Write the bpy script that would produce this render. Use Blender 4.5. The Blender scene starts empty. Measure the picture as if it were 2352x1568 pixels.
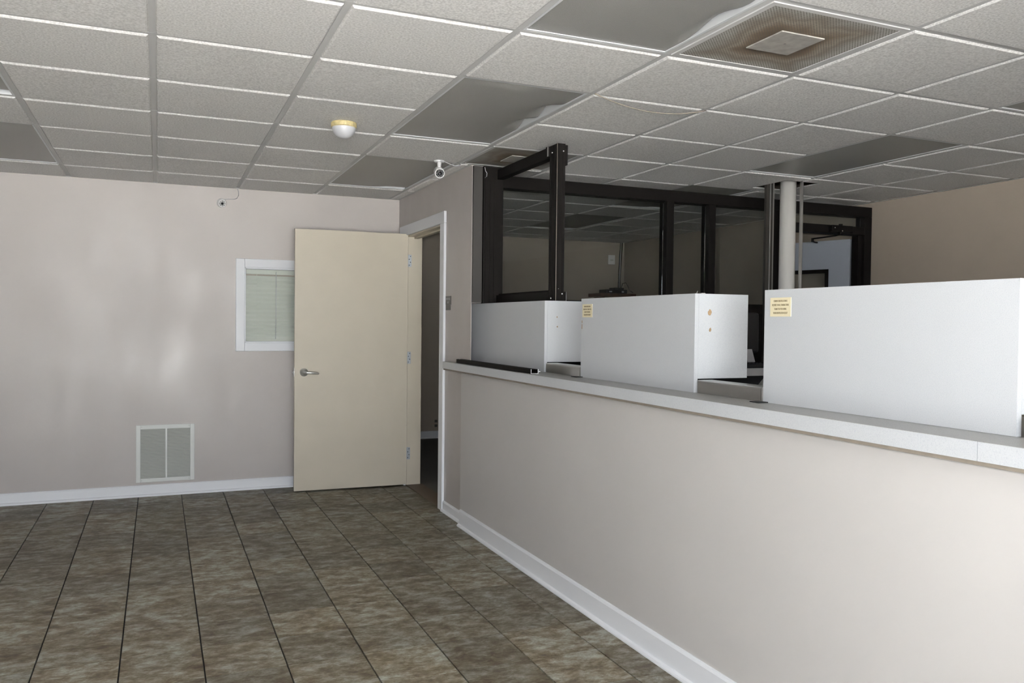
import bpy, bmesh, math, random
from mathutils import Vector, Matrix
random.seed(7)
SC = bpy.context.scene
COL = SC.collection
PI = math.pi

# ------------------------------------------------------------------ camera
H = 2.406                      # ceiling height
yaw, pitch, roll = 0.4053, -0.02268, 0.01104
cy, sy = math.cos(yaw), math.sin(yaw)
fwd = Vector((sy*math.cos(pitch), cy*math.cos(pitch), math.sin(pitch)))
rgt = Vector((cy, -sy, 0)); upv = rgt.cross(fwd)
c, s = math.cos(roll), math.sin(roll)
r2 = c*rgt + s*upv; u2 = -s*rgt + c*upv
cd = bpy.data.cameras.new('camera'); cam = bpy.data.objects.new('camera', cd); COL.objects.link(cam)
cam.matrix_world = Matrix(((r2.x, u2.x, -fwd.x, 0.6283), (r2.y, u2.y, -fwd.y, -3.32827), (r2.z, u2.z, -fwd.z, 1.36512), (0, 0, 0, 1)))
cd.sensor_width = 36; cd.lens = 1893.737/2352*36; cd.clip_start = .05; cd.clip_end = 200
SC.camera = cam

# ------------------------------------------------------------------ light
w = bpy.data.worlds.new('world'); SC.world = w; w.use_nodes = True
bg = w.node_tree.nodes['Background']
bg.inputs[0].default_value = (0.86, 0.93, 1.0, 1); bg.inputs[1].default_value = 6.3
SC.view_settings.view_transform = 'Standard'; SC.view_settings.look = 'None'
SC.view_settings.gamma = 1; SC.view_settings.use_curve_mapping = False
SC.view_settings.exposure = 0.60
sd = bpy.data.lights.new('sun', 'SUN'); sd.energy = 235; sd.angle = math.radians(1); sd.color = (1, .99, .975)
so = bpy.data.objects.new('sun', sd); COL.objects.link(so); so.location = (20, -20, 30)
so.rotation_euler = Vector((-.80, .0, -.75)).to_track_quat('-Z', 'Y').to_euler()   # high sun along the shop front: lights the pavement, never enters the room
WIN = [(-1.05, 2.02, 0.08, 2.25), (4.6, 5.2, .9, 2.1)]          # shop-front opening behind the camera, then one added to brighten the teller area (x0, x1, z0, z1)
FY = -5.6
for x0, x1, z0, z1 in WIN:                 # portal lights: only guide the daylight sampling through the opening
    ld = bpy.data.lights.new('window_portal', 'AREA'); ld.shape = 'RECTANGLE'; ld.size = x1-x0; ld.size_y = z1-z0
    ld.cycles.is_portal = True
    lo = bpy.data.objects.new('window_portal', ld); COL.objects.link(lo)
    lo.location = ((x0+x1)/2, FY-.14, (z0+z1)/2); lo.rotation_euler = (PI/2, 0, 0)
fd = bpy.data.lights.new('camera_flash', 'SPOT'); fd.energy = 92; fd.shadow_soft_size = .03; fd.spot_size = math.radians(100); fd.spot_blend = .6
fo = bpy.data.objects.new('camera_flash', fd); COL.objects.link(fo)
fo.matrix_world = Matrix.Translation((0, 0, .11)) @ cam.matrix_world

# ------------------------------------------------------------------ materials
def mat(name, col, rough=.5, metal=0, bump=0, bscale=200, var=0, vscale=8, spec=.5, vcol=None, bdist=.002):
    m = bpy.data.materials.new(name); m.use_nodes = True
    nt = m.node_tree; b = nt.nodes['Principled BSDF']; L = nt.links.new
    b.inputs['Base Color'].default_value = (*col, 1); b.inputs['Roughness'].default_value = rough
    b.inputs['Metallic'].default_value = metal; b.inputs['Specular IOR Level'].default_value = spec
    tc = nt.nodes.new('ShaderNodeTexCoord')
    if var:
        n = nt.nodes.new('ShaderNodeTexNoise'); n.inputs['Scale'].default_value = vscale; n.inputs['Detail'].default_value = 5
        L(tc.outputs['Object'], n.inputs['Vector'])
        r = nt.nodes.new('ShaderNodeValToRGB'); r.color_ramp.elements[0].position = .35; r.color_ramp.elements[1].position = .65
        d = vcol or tuple(x*(1-var) for x in col)
        r.color_ramp.elements[0].color = (*d, 1); r.color_ramp.elements[1].color = (*col, 1)
        L(n.outputs['Fac'], r.inputs['Fac']); L(r.outputs['Color'], b.inputs['Base Color'])
    if bump:
        n = nt.nodes.new('ShaderNodeTexNoise'); n.inputs['Scale'].default_value = bscale; n.inputs['Detail'].default_value = 3
        L(tc.outputs['Object'], n.inputs['Vector'])
        k = nt.nodes.new('ShaderNodeBump'); k.inputs['Strength'].default_value = bump; k.inputs['Distance'].default_value = bdist
        L(n.outputs['Fac'], k.inputs['Height']); L(k.outputs['Normal'], b.inputs['Normal'])
    return m
def nodes(m): return m.node_tree, m.node_tree.nodes, m.node_tree.links.new, m.node_tree.nodes['Principled BSDF']

M = {}
M['wall'] = mat('greige_paint', (.490, .460, .445), .42, bump=.15, bscale=90, var=.04, vscale=3)
def wall_sheen(m):             # touched-up paint: patchy gloss
    nt, N, L, b = nodes(m)
    tc = N.new('ShaderNodeTexCoord'); mp = N.new('ShaderNodeMapping'); mp.inputs['Scale'].default_value = (1.6, 1.6, .8)
    n = N.new('ShaderNodeTexNoise'); n.inputs['Scale'].default_value = 3.2; n.inputs['Detail'].default_value = 4
    r = N.new('ShaderNodeMapRange'); r.inputs[1].default_value = .2; r.inputs[2].default_value = .8; r.inputs[3].default_value = .30; r.inputs[4].default_value = .55
    L(tc.outputs['Object'], mp.inputs[0]); L(mp.outputs[0], n.inputs['Vector']); L(n.outputs['Fac'], r.inputs[0]); L(r.outputs[0], b.inputs['Roughness'])
wall_sheen(M['wall'])
M['wall_counter'] = mat('greige_paint_counter', (.565, .55, .54), .5, bump=.12, bscale=90, var=.03, vscale=2)
M['wall_tan'] = mat('tan_paint', (.425, .372, .310), .55, bump=.15, bscale=90, var=.05, vscale=3)
M['white'] = mat('white_gloss_trim', (.83, .85, .89), .35, bump=.1, bscale=40)
M['cream'] = mat('cream_door_paint', (.57, .52, .425), .45, bump=.08, bscale=120, var=.04, vscale=4)
M['tile'] = mat('ceiling_tile_board', (.70, .685, .665), .9, bump=.8, bscale=140, bdist=.003)
def tile_speckle(m):
    nt, N, L, b = nodes(m)
    tc = N.new('ShaderNodeTexCoord'); oi = N.new('ShaderNodeObjectInfo'); ad = N.new('ShaderNodeVectorMath'); ad.operation = 'ADD'
    v = N.new('ShaderNodeTexNoise'); v.inputs['Scale'].default_value = 120; v.inputs['Detail'].default_value = 3
    r = N.new('ShaderNodeValToRGB'); r.color_ramp.elements[0].position = .34; r.color_ramp.elements[1].position = .62
    r.color_ramp.elements[0].color = (.70, .69, .68, 1); r.color_ramp.elements[1].color = (.93, .92, .91, 1)
    L(tc.outputs['Object'], ad.inputs[0]); L(oi.outputs['Random'], ad.inputs[1]); L(ad.outputs[0], v.inputs['Vector'])
    L(v.outputs['Fac'], r.inputs[0]); L(r.outputs[0], b.inputs['Base Color'])
tile_speckle(M['tile'])
M['grid'] = mat('grey_white_grid_enamel', (.62, .62, .62), .5)
M['lens'] = mat('grey_prismatic_lens', (.27, .268, .255), .38, bump=.6, bscale=260)
M['housing'] = mat('white_fixture_enamel', (.80, .82, .84), .4)
M['laminate'] = mat('speckled_grey_laminate', (.66, .68, .70), .35)
def speckle(m, a, b_, sc=260, p0=.42, p1=.5):
    nt, N, L, b = nodes(m)
    tc = N.new('ShaderNodeTexCoord'); v = N.new('ShaderNodeTexNoise'); v.inputs['Scale'].default_value = sc; v.inputs['Detail'].default_value = 3
    r = N.new('ShaderNodeValToRGB'); r.color_ramp.elements[0].position = p0; r.color_ramp.elements[1].position = p1
    r.color_ramp.elements[0].color = (*a, 1); r.color_ramp.elements[1].color = (*b_, 1)
    L(tc.outputs['Object'], v.inputs['Vector']); L(v.outputs['Fac'], r.inputs[0]); L(r.outputs[0], b.inputs['Base Color'])
speckle(M['laminate'], (.455, .48, .52), (.54, .56, .585), 480, .34, .50)
M['top'] = mat('speckled_counter_laminate', (.5, .5, .5), .3); speckle(M['top'], (.24, .24, .24), (.34, .34, .33), 380, .35, .50); M['top'].node_tree.nodes['Principled BSDF'].inputs['Specular IOR Level'].default_value = .25
M['ply'] = mat('bare_brown_substrate', (.23, .20, .165), .8, var=.12, vscale=30)
M['bronze'] = mat('dark_bronze_aluminium', (.0075, .0062, .0056), .6, 0, var=.2, vscale=20, spec=.12)
M['alu'] = mat('bare_cut_aluminium', (.75, .75, .75), .3, .9)
M['screw'] = mat('bright_screw_head', (.85, .85, .85), .25, .9)
M['steel'] = mat('brushed_stainless', (.50, .50, .49), .33, 1.0)
def brushed(m):
    nt, N, L, b = nodes(m)
    tc = N.new('ShaderNodeTexCoord'); mp = N.new('ShaderNodeMapping'); mp.inputs['Scale'].default_value = (60, 60, 2)
    n = N.new('ShaderNodeTexNoise'); n.inputs['Scale'].default_value = 8; n.inputs['Detail'].default_value = 4
    r = N.new('ShaderNodeMapRange'); r.inputs[3].default_value = .2; r.inputs[4].default_value = .5
    L(tc.outputs['Object'], mp.inputs[0]); L(mp.outputs[0], n.inputs['Vector']); L(n.outputs['Fac'], r.inputs[0]); L(r.outputs[0], b.inputs['Roughness'])
brushed(M['steel'])
M['black'] = mat('black_plastic', (.010, .011, .014), .25)
M['rubber'] = mat('black_rubber', (.015, .015, .015), .7)
M['plaque'] = mat('cream_plastic_plaque', (.78, .71, .50), .4)
M['ink'] = mat('engraved_dark_ink', (.16, .12, .06), .6)
M['sign'] = mat('dark_grey_sign_plastic', (.06, .057, .053), .4)
M['silver_ink'] = mat('pale_grey_lettering', (.42, .42, .42), .5)
M['wood_chip'] = mat('exposed_chipboard', (.42, .29, .17), .85, var=.5, vscale=300)
M['chrome'] = mat('satin_nickel', (.76, .76, .75), .28, .85)
M['hinge'] = mat('zinc_hinge', (.40, .43, .47), .4, .5)
M['whiteplastic'] = mat('white_plastic', (.80, .80, .80), .35)
M['yellowed'] = mat('yellowed_plastic', (.52, .44, .23), .5, var=.25, vscale=60)
M['lens_black'] = mat('black_glossy_lens', (.01, .01, .012), .08)
M['vent'] = mat('off_white_grille_enamel', (.70, .72, .70), .4)
M['vent_slat'] = mat('grey_louvre_enamel', (.55, .57, .54), .5)
M['vent_dark'] = mat('dark_duct', (.10, .10, .09), .9)
M['blind'] = mat('pale_sage_vinyl_slat', (.84, .86, .78), .45)
M['cable'] = mat('grey_brown_cable', (.22, .19, .16), .6)
M['cablew'] = mat('pale_grey_cable', (.40, .40, .43), .6)
M['column'] = mat('white_painted_steel_pipe', (.86, .84, .80), .4)
M['conduit'] = mat('galvanised_conduit', (.40, .39, .37), .4, .6)
M['wood'] = mat('brown_wood', (.10, .04, .018), .5, var=.4, vscale=20)
M['bluegrey'] = mat('blue_grey_door_paint', (.33, .365, .42), .45)
M['carpet'] = mat('dark_carpet', (.15, .14, .125), 1.0, bump=.8, bscale=300)
M['deck'] = mat('dark_plenum', (.03, .03, .03), 1.0)
M['outside'] = mat('concrete_pavement', (.45, .44, .42), .9)
M['desk'] = mat('grey_desk_laminate', (.35, .35, .36), .4)
M['paper'] = mat('white_paper', (.6, .62, .64), .7)
M['joint'] = mat('dark_floor_joint', (.012, .011, .010), .8)
M['thresh'] = mat('brown_vinyl_threshold', (.12, .085, .06), .6)
# glass
g = bpy.data.materials.new('clear_glass'); g.use_nodes = True; nt = g.node_tree; nt.nodes.clear()
o_ = nt.nodes.new('ShaderNodeOutputMaterial'); mx = nt.nodes.new('ShaderNodeMixShader'); tr = nt.nodes.new('ShaderNodeBsdfTransparent'); gl = nt.nodes.new('ShaderNodeBsdfGlossy'); fr = nt.nodes.new('ShaderNodeFresnel')
tr.inputs[0].default_value = (.93, .94, .94, 1); gl.inputs['Roughness'].default_value = .02; fr.inputs[0].default_value = 1.35
nt.links.new(fr.outputs[0], mx.inputs[0]); nt.links.new(tr.outputs[0], mx.inputs[1]); nt.links.new(gl.outputs[0], mx.inputs[2]); nt.links.new(mx.outputs[0], o_.inputs[0])
M['glass'] = g
# floor tile: slate-look vinyl, one offset per tile
def floor_mat():
    m = mat('slate_look_vinyl', (.1, .09, .07), .45, spec=.35); nt, N, L, b = nodes(m)
    tc = N.new('ShaderNodeTexCoord'); oi = N.new('ShaderNodeObjectInfo')
    sc_ = N.new('ShaderNodeVectorMath'); sc_.operation = 'SCALE'; sc_.inputs[0].default_value = (17, 31, 5); L(oi.outputs['Random'], sc_.inputs['Scale'])
    ad = N.new('ShaderNodeVectorMath'); ad.operation = 'ADD'; L(tc.outputs['Object'], ad.inputs[0]); L(sc_.outputs[0], ad.inputs[1])
    mp = N.new('ShaderNodeMapping'); mp.inputs['Scale'].default_value = (.80, 1.25, 1); mp.inputs['Rotation'].default_value = (0, 0, .35); L(ad.outputs[0], mp.inputs[0])
    def noise(s_, d, dist, ro=.6):
        n = N.new('ShaderNodeTexNoise'); n.inputs['Scale'].default_value = s_; n.inputs['Detail'].default_value = d; n.inputs['Distortion'].default_value = dist; n.inputs['Roughness'].default_value = ro
        L(mp.outputs[0], n.inputs['Vector']); return n
    n1 = noise(15, 13, .2, .76); n2 = noise(6.5, 10, .2, .72); n3 = noise(30, 5, .6)
    r = N.new('ShaderNodeValToRGB'); e = r.color_ramp.elements
    e[0].position = .36; e[0].color = (.085, .066, .048, 1)
    e[1].position = .64; e[1].color = (.37, .375, .345, 1)
    for p, c_ in ((.43, (.135, .108, .075)), (.48, (.180, .162, .118)), (.53, (.235, .230, .195))):
        q = e.new(p); q.color = (*c_, 1)
    L(n1.outputs['Fac'], r.inputs[0])
    r2_ = N.new('ShaderNodeValToRGB'); e = r2_.color_ramp.elements
    e[0].position = .40; e[0].color = (.74, .65, .52, 1); e[1].position = .56; e[1].color = (1.14, 1.15, 1.13, 1)
    L(n2.outputs['Fac'], r2_.inputs[0])
    mu = N.new('ShaderNodeMix'); mu.data_type = 'RGBA'; mu.blend_type = 'MULTIPLY'; mu.inputs[0].default_value = 1
    L(r.outputs[0], mu.inputs[6]); L(r2_.outputs[0], mu.inputs[7])
    hs = N.new('ShaderNodeHueSaturation'); mr = N.new('ShaderNodeMapRange'); mr.inputs[3].default_value = .64; mr.inputs[4].default_value = 1.04
    L(oi.outputs['Random'], mr.inputs[0]); L(mr.outputs[0], hs.inputs['Value']); L(mu.outputs[2], hs.inputs['Color']); L(hs.outputs[0], b.inputs['Base Color'])
    rr = N.new('ShaderNodeMapRange'); rr.inputs[3].default_value = .40; rr.inputs[4].default_value = .6; L(n3.outputs['Fac'], rr.inputs[0]); L(rr.outputs[0], b.inputs['Roughness'])
    k = N.new('ShaderNodeBump'); k.inputs['Strength'].default_value = .25; k.inputs['Distance'].default_value = .001; L(n1.outputs['Fac'], k.inputs['Height']); L(k.outputs[0], b.inputs['Normal'])
    return m
M['floor'] = floor_mat()
# perforated ceiling grille with a brown dust stain ring (object origin = grille centre)
def grille_mat(k):
    m = mat('perforated_grille', (.5, .5, .48), .5); nt, N, L, b = nodes(m)
    tc = N.new('ShaderNodeTexCoord')
    mp = N.new('ShaderNodeMapping'); mp.inputs['Scale'].default_value = (110, 110, 110); mp.inputs['Rotation'].default_value = (0, 0, PI/4); L(tc.outputs['Object'], mp.inputs[0])
    fr_ = N.new('ShaderNodeVectorMath'); fr_.operation = 'FRACTION'; L(mp.outputs[0], fr_.inputs[0])
    sb = N.new('ShaderNodeVectorMath'); sb.operation = 'SUBTRACT'; sb.inputs[1].default_value = (.5, .5, 0); L(fr_.outputs[0], sb.inputs[0])
    ml = N.new('ShaderNodeVectorMath'); ml.operation = 'MULTIPLY'; ml.inputs[1].default_value = (1, 1, 0); L(sb.outputs[0], ml.inputs[0])
    ln = N.new('ShaderNodeVectorMath'); ln.operation = 'LENGTH'; L(ml.outputs[0], ln.inputs[0])
    th = N.new('ShaderNodeMath'); th.operation = 'GREATER_THAN'; th.inputs[1].default_value = .30; L(ln.outputs['Value'], th.inputs[0])
    n = N.new('ShaderNodeTexNoise'); n.inputs['Scale'].default_value = 5; n.inputs['Detail'].default_value = 6; L(tc.outputs['Object'], n.inputs['Vector'])
    ab = N.new('ShaderNodeVectorMath'); ab.operation = 'ABSOLUTE'; L(tc.outputs['Object'], ab.inputs[0])
    sx = N.new('ShaderNodeSeparateXYZ'); L(ab.outputs[0], sx.inputs[0])
    mxn = N.new('ShaderNodeMath'); mxn.operation = 'MAXIMUM'; L(sx.outputs[0], mxn.inputs[0]); L(sx.outputs[1], mxn.inputs[1])
    a2 = N.new('ShaderNodeMath'); a2.operation = 'MULTIPLY_ADD'; a2.inputs[1].default_value = .22; L(n.outputs['Fac'], a2.inputs[0]); L(mxn.outputs[0], a2.inputs[2])
    r = N.new('ShaderNodeValToRGB'); e = r.color_ramp.elements
    e[0].position = .20; e[0].color = (.085, .058, .036, 1); e[1].position = .37; e[1].color = (.40, .39, .37, 1)
    q = e.new(.245); q.color = (.17, .125, .085, 1); q = e.new(.285); q.color = (.31, .275, .23, 1); q = e.new(.31); q.color = (.22, .19, .155, 1)
    L(a2.outputs[0], r.inputs[0])
    hole = N.new('ShaderNodeMix'); hole.data_type = 'RGBA'; hole.inputs[6].default_value = (.10, .09, .075, 1)
    L(th.outputs[0], hole.inputs[0]); L(r.outputs[0], hole.inputs[7]); L(hole.outputs[2], b.inputs['Base Color'])
    return m
M['grille'] = grille_mat(0)
M['grille_plate'] = mat('dusty_white_plate', (.36, .345, .32), .5, var=.25, vscale=25)

# ------------------------------------------------------------------ mesh helpers
def box(bm, x0, x1, y0, y1, z0, z1):
    v = [bm.verts.new(p) for p in ((x0,y0,z0),(x1,y0,z0),(x1,y1,z0),(x0,y1,z0),(x0,y0,z1),(x1,y0,z1),(x1,y1,z1),(x0,y1,z1))]
    for f in ((0,3,2,1),(4,5,6,7),(0,1,5,4),(1,2,6,5),(2,3,7,6),(3,0,4,7)): bm.faces.new([v[i] for i in f])
def tube(bm, pts, r, n=10, closed_ends=True):
    pts = [Vector(p) for p in pts]; rings = []
    for i, p in enumerate(pts):
        d = (pts[min(i+1, len(pts)-1)] - pts[max(i-1, 0)]).normalized()
        a = Vector((0, 0, 1)) if abs(d.z) < .9 else Vector((1, 0, 0))
        u = d.cross(a).normalized(); v = d.cross(u)
        rad = r[i] if isinstance(r, (list, tuple)) else r
        rings.append([bm.verts.new(p + rad*(math.cos(t)*u + math.sin(t)*v)) for t in (2*PI*k/n for k in range(n))])
    for a, b in zip(rings, rings[1:]):
        for k in range(n): bm.faces.new((a[k], a[(k+1) % n], b[(k+1) % n], b[k]))
    if closed_ends:
        bm.faces.new(rings[0][::-1]); bm.faces.new(rings[-1])
def lathe(bm, prof, n=28, mtx=None):          # prof: (r, z)
    rings = []
    for r, z in prof:
        if r < 1e-6: rings.append([bm.verts.new((0, 0, z))])
        else: rings.append([bm.verts.new((r*math.cos(2*PI*k/n), r*math.sin(2*PI*k/n), z)) for k in range(n)])
    for a, b in zip(rings, rings[1:]):
        for k in range(n):
            if len(a) == 1 and len(b) == 1: continue
            if len(a) == 1: bm.faces.new((a[0], b[k], b[(k+1) % n]))
            elif len(b) == 1: bm.faces.new((a[k], b[0], a[(k+1) % n]))
            else: bm.faces.new((a[k], b[k], b[(k+1) % n], a[(k+1) % n]))
    if mtx: bmesh.ops.transform(bm, matrix=mtx, verts=bm.verts)
def extrude_profile(bm, prof, axis, a, b):    # closed profile in the plane across axis, extruded from a to b
    def P(p, t): return (t, p[0], p[1]) if axis == 'X' else ((p[0], t, p[1]) if axis == 'Y' else (p[0], p[1], t))
    A = [bm.verts.new(P(p, a)) for p in prof]; B = [bm.verts.new(P(p, b)) for p in prof]
    n = len(prof)
    for i in range(n): bm.faces.new((A[i], A[(i+1) % n], B[(i+1) % n], B[i]))
    bm.faces.new(A[::-1]); bm.faces.new(B)
def link(name, bm, m, parent=None, bevel=0, smooth=False, origin=None, seg=2):
    bmesh.ops.recalc_face_normals(bm, faces=bm.faces)
    if bevel: bmesh.ops.bevel(bm, geom=[e for e in bm.edges if e.calc_face_angle(0) > .5], offset=bevel, segments=seg, affect='EDGES', profile=.5)
    if origin is not None: bmesh.ops.translate(bm, verts=bm.verts, vec=-Vector(origin))
    me = bpy.data.meshes.new(name); bm.to_mesh(me); bm.free()
    if smooth:
        for p in me.polygons: p.use_smooth = True
    me.materials.append(M[m] if isinstance(m, str) else m)
    o = bpy.data.objects.new(name, me); COL.objects.link(o)
    if origin is not None: o.location = origin
    if parent: o.parent = parent
    return o
def bx(name, m, parent, *d, bevel=0, origin=None):
    bm = bmesh.new(); box(bm, *d); return link(name, bm, m, parent, bevel, origin=origin)
def tag(o, label, cat, group=None, kind=None):
    o['label'] = label; o['category'] = cat
    if group: o['group'] = group
    if kind: o['kind'] = kind
    return o
def thing(name, label, cat, group=None, kind=None, loc=(0, 0, 0), rz=0):
    o = bpy.data.objects.new(name, None); COL.objects.link(o); o.location = loc; o.rotation_euler = (0, 0, rz); o.empty_display_size = .05
    return tag(o, label, cat, group, kind)
def copy_tree(o, parent=None):
    n = o.copy(); COL.objects.link(n)
    if parent: n.parent = parent
    for ch in [x for x in bpy.data.objects if x.parent == o]: copy_tree(ch, n)
    return n
def rebase(root, loc):                        # put a root Empty at loc, children keep their place
    loc = Vector(loc)
    for ch in [x for x in bpy.data.objects if x.parent == root]: ch.location = Vector(ch.location) - loc
    root.location = loc
def text(name, body, m, parent, size, mtx, sx=.6, depth=.0006, spacing=1.35):
    cu = bpy.data.curves.new(name, 'FONT'); cu.body = body; cu.size = size; cu.align_x = 'CENTER'; cu.align_y = 'CENTER'; cu.extrude = depth; cu.space_line = spacing
    cu.resolution_u = 2
    t = bpy.data.objects.new(name, cu); COL.objects.link(t)
    dg = bpy.context.evaluated_depsgraph_get(); me = bpy.data.meshes.new_from_object(t.evaluated_get(dg))
    bpy.data.objects.remove(t); bpy.data.curves.remove(cu)
    me.transform(mtx @ Matrix.Diagonal((sx, 1, 1, 1))); me.materials.append(M[m])
    o = bpy.data.objects.new(name, me); COL.objects.link(o); o.parent = parent
    return o

# grid of the suspended ceiling
GX = [-2.44+.0, -1.82, -1.21, -.60, .0181, .6066, 1.2033, 1.8083, 2.4367, 3.0625, 3.6662, 4.2757, 4.8827, 5.490, 6.10, 6.15]
GY = [-1.8164, -1.2064, -.6017, -.0039, .6018, 1.2113, 1.818, 2.4461, 3.0548, 3.664, 4.27, 4.88, 5.49, 5.9]
IX = {k: 4+i for i, k in enumerate('ABCDEFGHIJ')}     # runner letter -> index in GX
def jy(j): return j+3                                  # tee number -> index in GY
XL = -1.75                     # left wall of the lobby
XR = 6.15                      # far right wall
YB = 3.587                     # back wall of the lobby
YN = 5.9                       # back wall of the rear office
XW = 2.529; XW2 = 2.634        # wall with the doorway
XC = 2.494                     # half wall under the counter
ZT = 1.091; ZB = 1.044         # counter slab
XF = 2.45                      # counter front edge
XP = 2.617; ZP = 1.4915        # teller screens

# ------------------------------------------------------------------ structure: floor
floor = thing('floor', 'dark slate-look vinyl tile floor with thin dark joints', 'floor', kind='structure')
bx('subfloor', 'joint', floor, XL-.1, XR+.1, FY-.1, YN+.1, -.12, -.009)
PT = .3055; FX0 = .184; FY0 = -.008
tm = None
def floor_tile(x0, y0, x1, y1):
    bm = bmesh.new(); gx, gy = .0028, .0011
    cx, cy_ = (x0+x1)/2, (y0+y1)/2
    box(bm, x0+gx-cx, x1-gx-cx, y0+gy-cy_, y1-gy-cy_, -.009, 0)
    bmesh.ops.bevel(bm, geom=[e for e in bm.edges if all(v.co.z > -.001 for v in e.verts)], offset=.0007, segments=1, affect='EDGES')
    return bm, cx, cy_
i0 = math.floor((XL-FX0)/PT); i1 = math.ceil((XC-FX0)/PT)
j0 = math.floor((-1.0-FY0)/PT); j1 = math.ceil((YB-FY0)/PT)
for i in range(i0, i1):
    for j in range(j0, j1):
        x0, x1 = max(FX0+i*PT, XL), min(FX0+(i+1)*PT, XC if FY0+j*PT < 1.75 else XW); y0, y1 = FY0+j*PT, min(FY0+(j+1)*PT, YB)
        if x1-x0 < .01 or y1-y0 < .01: continue
        full = abs(x1-x0-PT) < 1e-6 and abs(y1-y0-PT) < 1e-6
        if full and tm:
            o = bpy.data.objects.new('tile', tm); COL.objects.link(o); o.location = ((x0+x1)/2, (y0+y1)/2, 0); o.parent = floor
        else:
            bm, cx, cy_ = floor_tile(x0, y0, x1, y1); o = link('tile', bm, 'floor', floor); o.location = (cx, cy_, 0)
            if full: tm = o.data
bx('rear_tiling', 'floor', floor, XL, XC, FY, FY0+j0*PT-.002, -.009, 0)
bx('carpet', 'carpet', floor, XC+.16, XR, FY, YN, -.009, .003)
bx('threshold', 'thresh', floor, XW-.004, XW2+.03, 2.40, 3.31, -.009, .008)

# ------------------------------------------------------------------ structure: ceiling
ceil = thing('ceiling', 'suspended ceiling of textured white tiles in a metal grid', 'ceiling', kind='structure')
bx('deck', 'deck', ceil, XL-.1, XR+.1, FY-.1, YN+.1, H+.42, H+.5)
bx('rear_tiling', 'tile', ceil, XL, XR, FY, GY[0]-.015, H-.004, H+.02)
LIGHTS = []                    # (column index, first j, label)
def in_fix(i, j):              # cell taken by a fixture
    for ci, js in FIX:
        if i == ci and j in js: return True
    return False
cD, cA, cH, cE = IX['D'], IX['A']-1, IX['H'], IX['E']
FIX = [(cD, (-3, -2)), (cD, (0, 1)), (cD, (3, 4)), (cA, (0, 1)), (cA, (3, 4)), (cH, (-3, -2)), (cH, (0, 1)), (cH, (3, 4)), (cH, (6, 7)), (cE, (-2,)), (cE, (2,))]
def tile_bm(hx, hy):           # drop-edge tile: rests on the flange, face hangs below it
    bm = bmesh.new(); e = .0145; f = .022; zf = -.003; zl = .0065; zt = .02
    R = [((hx-.002), (hy-.002), zt), ((hx-.002), (hy-.002), zl), (hx-e, hy-e, zl), (hx-e-.001, hy-e-.001, zf+.0045), (hx-f, hy-f, zf)]
    rings = [[bm.verts.new((sx*a, sy_*b, z)) for sx, sy_ in ((-1,-1),(1,-1),(1,1),(-1,1))] for a, b, z in R]
    for a, b in zip(rings, rings[1:]):
        for k in range(4): bm.faces.new((a[k], a[(k+1) % 4], b[(k+1) % 4], b[k]))
    bm.faces.new(rings[0][::-1]); bm.faces.new(rings[-1])
    return bm
HOLE = (4.745, 5.06, 1.335, 1.70)
for i in range(len(GX)-1):
    for j in range(-3, 10):
        x0, x1 = max(GX[i], XL), min(GX[i+1], XR); y0, y1 = GY[jy(j)], GY[jy(j)+1]
        if x1 <= x0 + .03 or in_fix(i, j): continue
        segs = [(x0, x1)]
        if y0 < YB and y1 > 1.80 and x0 < XW < x1 and y0 > 1.5: segs = [(x0, XW), (XW2, x1)] if y0 > 1.8 else [(x0, x1)]
        for xa, xb in segs:
            ya, yb = y0, y1
            if xb <= XW+.05:
                if ya >= YB-.02: continue
                yb = min(yb, YB)
            hx, hy = (xb-xa)/2, (yb-ya)/2
            if hx < .03 or hy < .03: continue
            if xa < HOLE[1] and xb > HOLE[0] and ya < HOLE[3] and yb > HOLE[2]:
                bm = bmesh.new()
                xs = sorted({xa+.014, max(xa+.014, HOLE[0]), min(xb-.014, HOLE[1]), xb-.014}); ys = sorted({ya+.014, HOLE[2], HOLE[3], yb-.014})
                for a in range(len(xs)-1):
                    for b in range(len(ys)-1):
                        mx_, my_ = (xs[a]+xs[a+1])/2, (ys[b]+ys[b+1])/2
                        if HOLE[0] < mx_ < HOLE[1] and HOLE[2] < my_ < HOLE[3]: continue
                        box(bm, xs[a], xs[a+1], ys[b], ys[b+1], H-.003, H+.005)
                bmesh.ops.remove_doubles(bm, verts=bm.verts, dist=1e-5)
                link('ceiling_tile', bm, 'tile', ceil); continue
            o = link('ceiling_tile', tile_bm(hx, hy), 'tile', ceil)
            o.location = ((xa+xb)/2, (ya+yb)/2, H + random.uniform(-.0008, .0012))
            o.rotation_euler = (random.uniform(-.002, .002), random.uniform(-.002, .002), 0)
for i, x in enumerate(GX[1:-1]):
    if x < XL: continue
    bm = bmesh.new(); ye = YB if x < XW else YN
    box(bm, x-.012, x+.012, GY[0], ye, H+.004, H+.007); box(bm, x-.002, x+.002, GY[0], ye, H+.007, H+.04)
    if abs(x-4.8827) < .01:
        bm.free(); bm = bmesh.new(); box(bm, x-.012, x+.012, GY[0], HOLE[2], H+.004, H+.007); box(bm, x-.012, x+.012, HOLE[3], ye, H+.004, H+.007)
    link('grid_runner', bm, 'grid', ceil)
for y in GY[:-1]:
    bm = bmesh.new(); xs = [XL if y < YB else XW2]
    for ci, js in FIX:
        if len(js) == 2 and abs(GY[jy(js[1])]-y) < 1e-6 and GX[ci+1] > xs[0]: xs += [max(GX[ci], xs[0]), GX[ci+1]]
    xs = sorted(xs) + [XR]
    for xa, xb in zip(xs[::2], xs[1::2]):
        if xb-xa > .05: box(bm, xa, xb, y-.011, y+.011, H+.0036, H+.0066)
    link('cross_tee', bm, 'grid', ceil)

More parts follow.
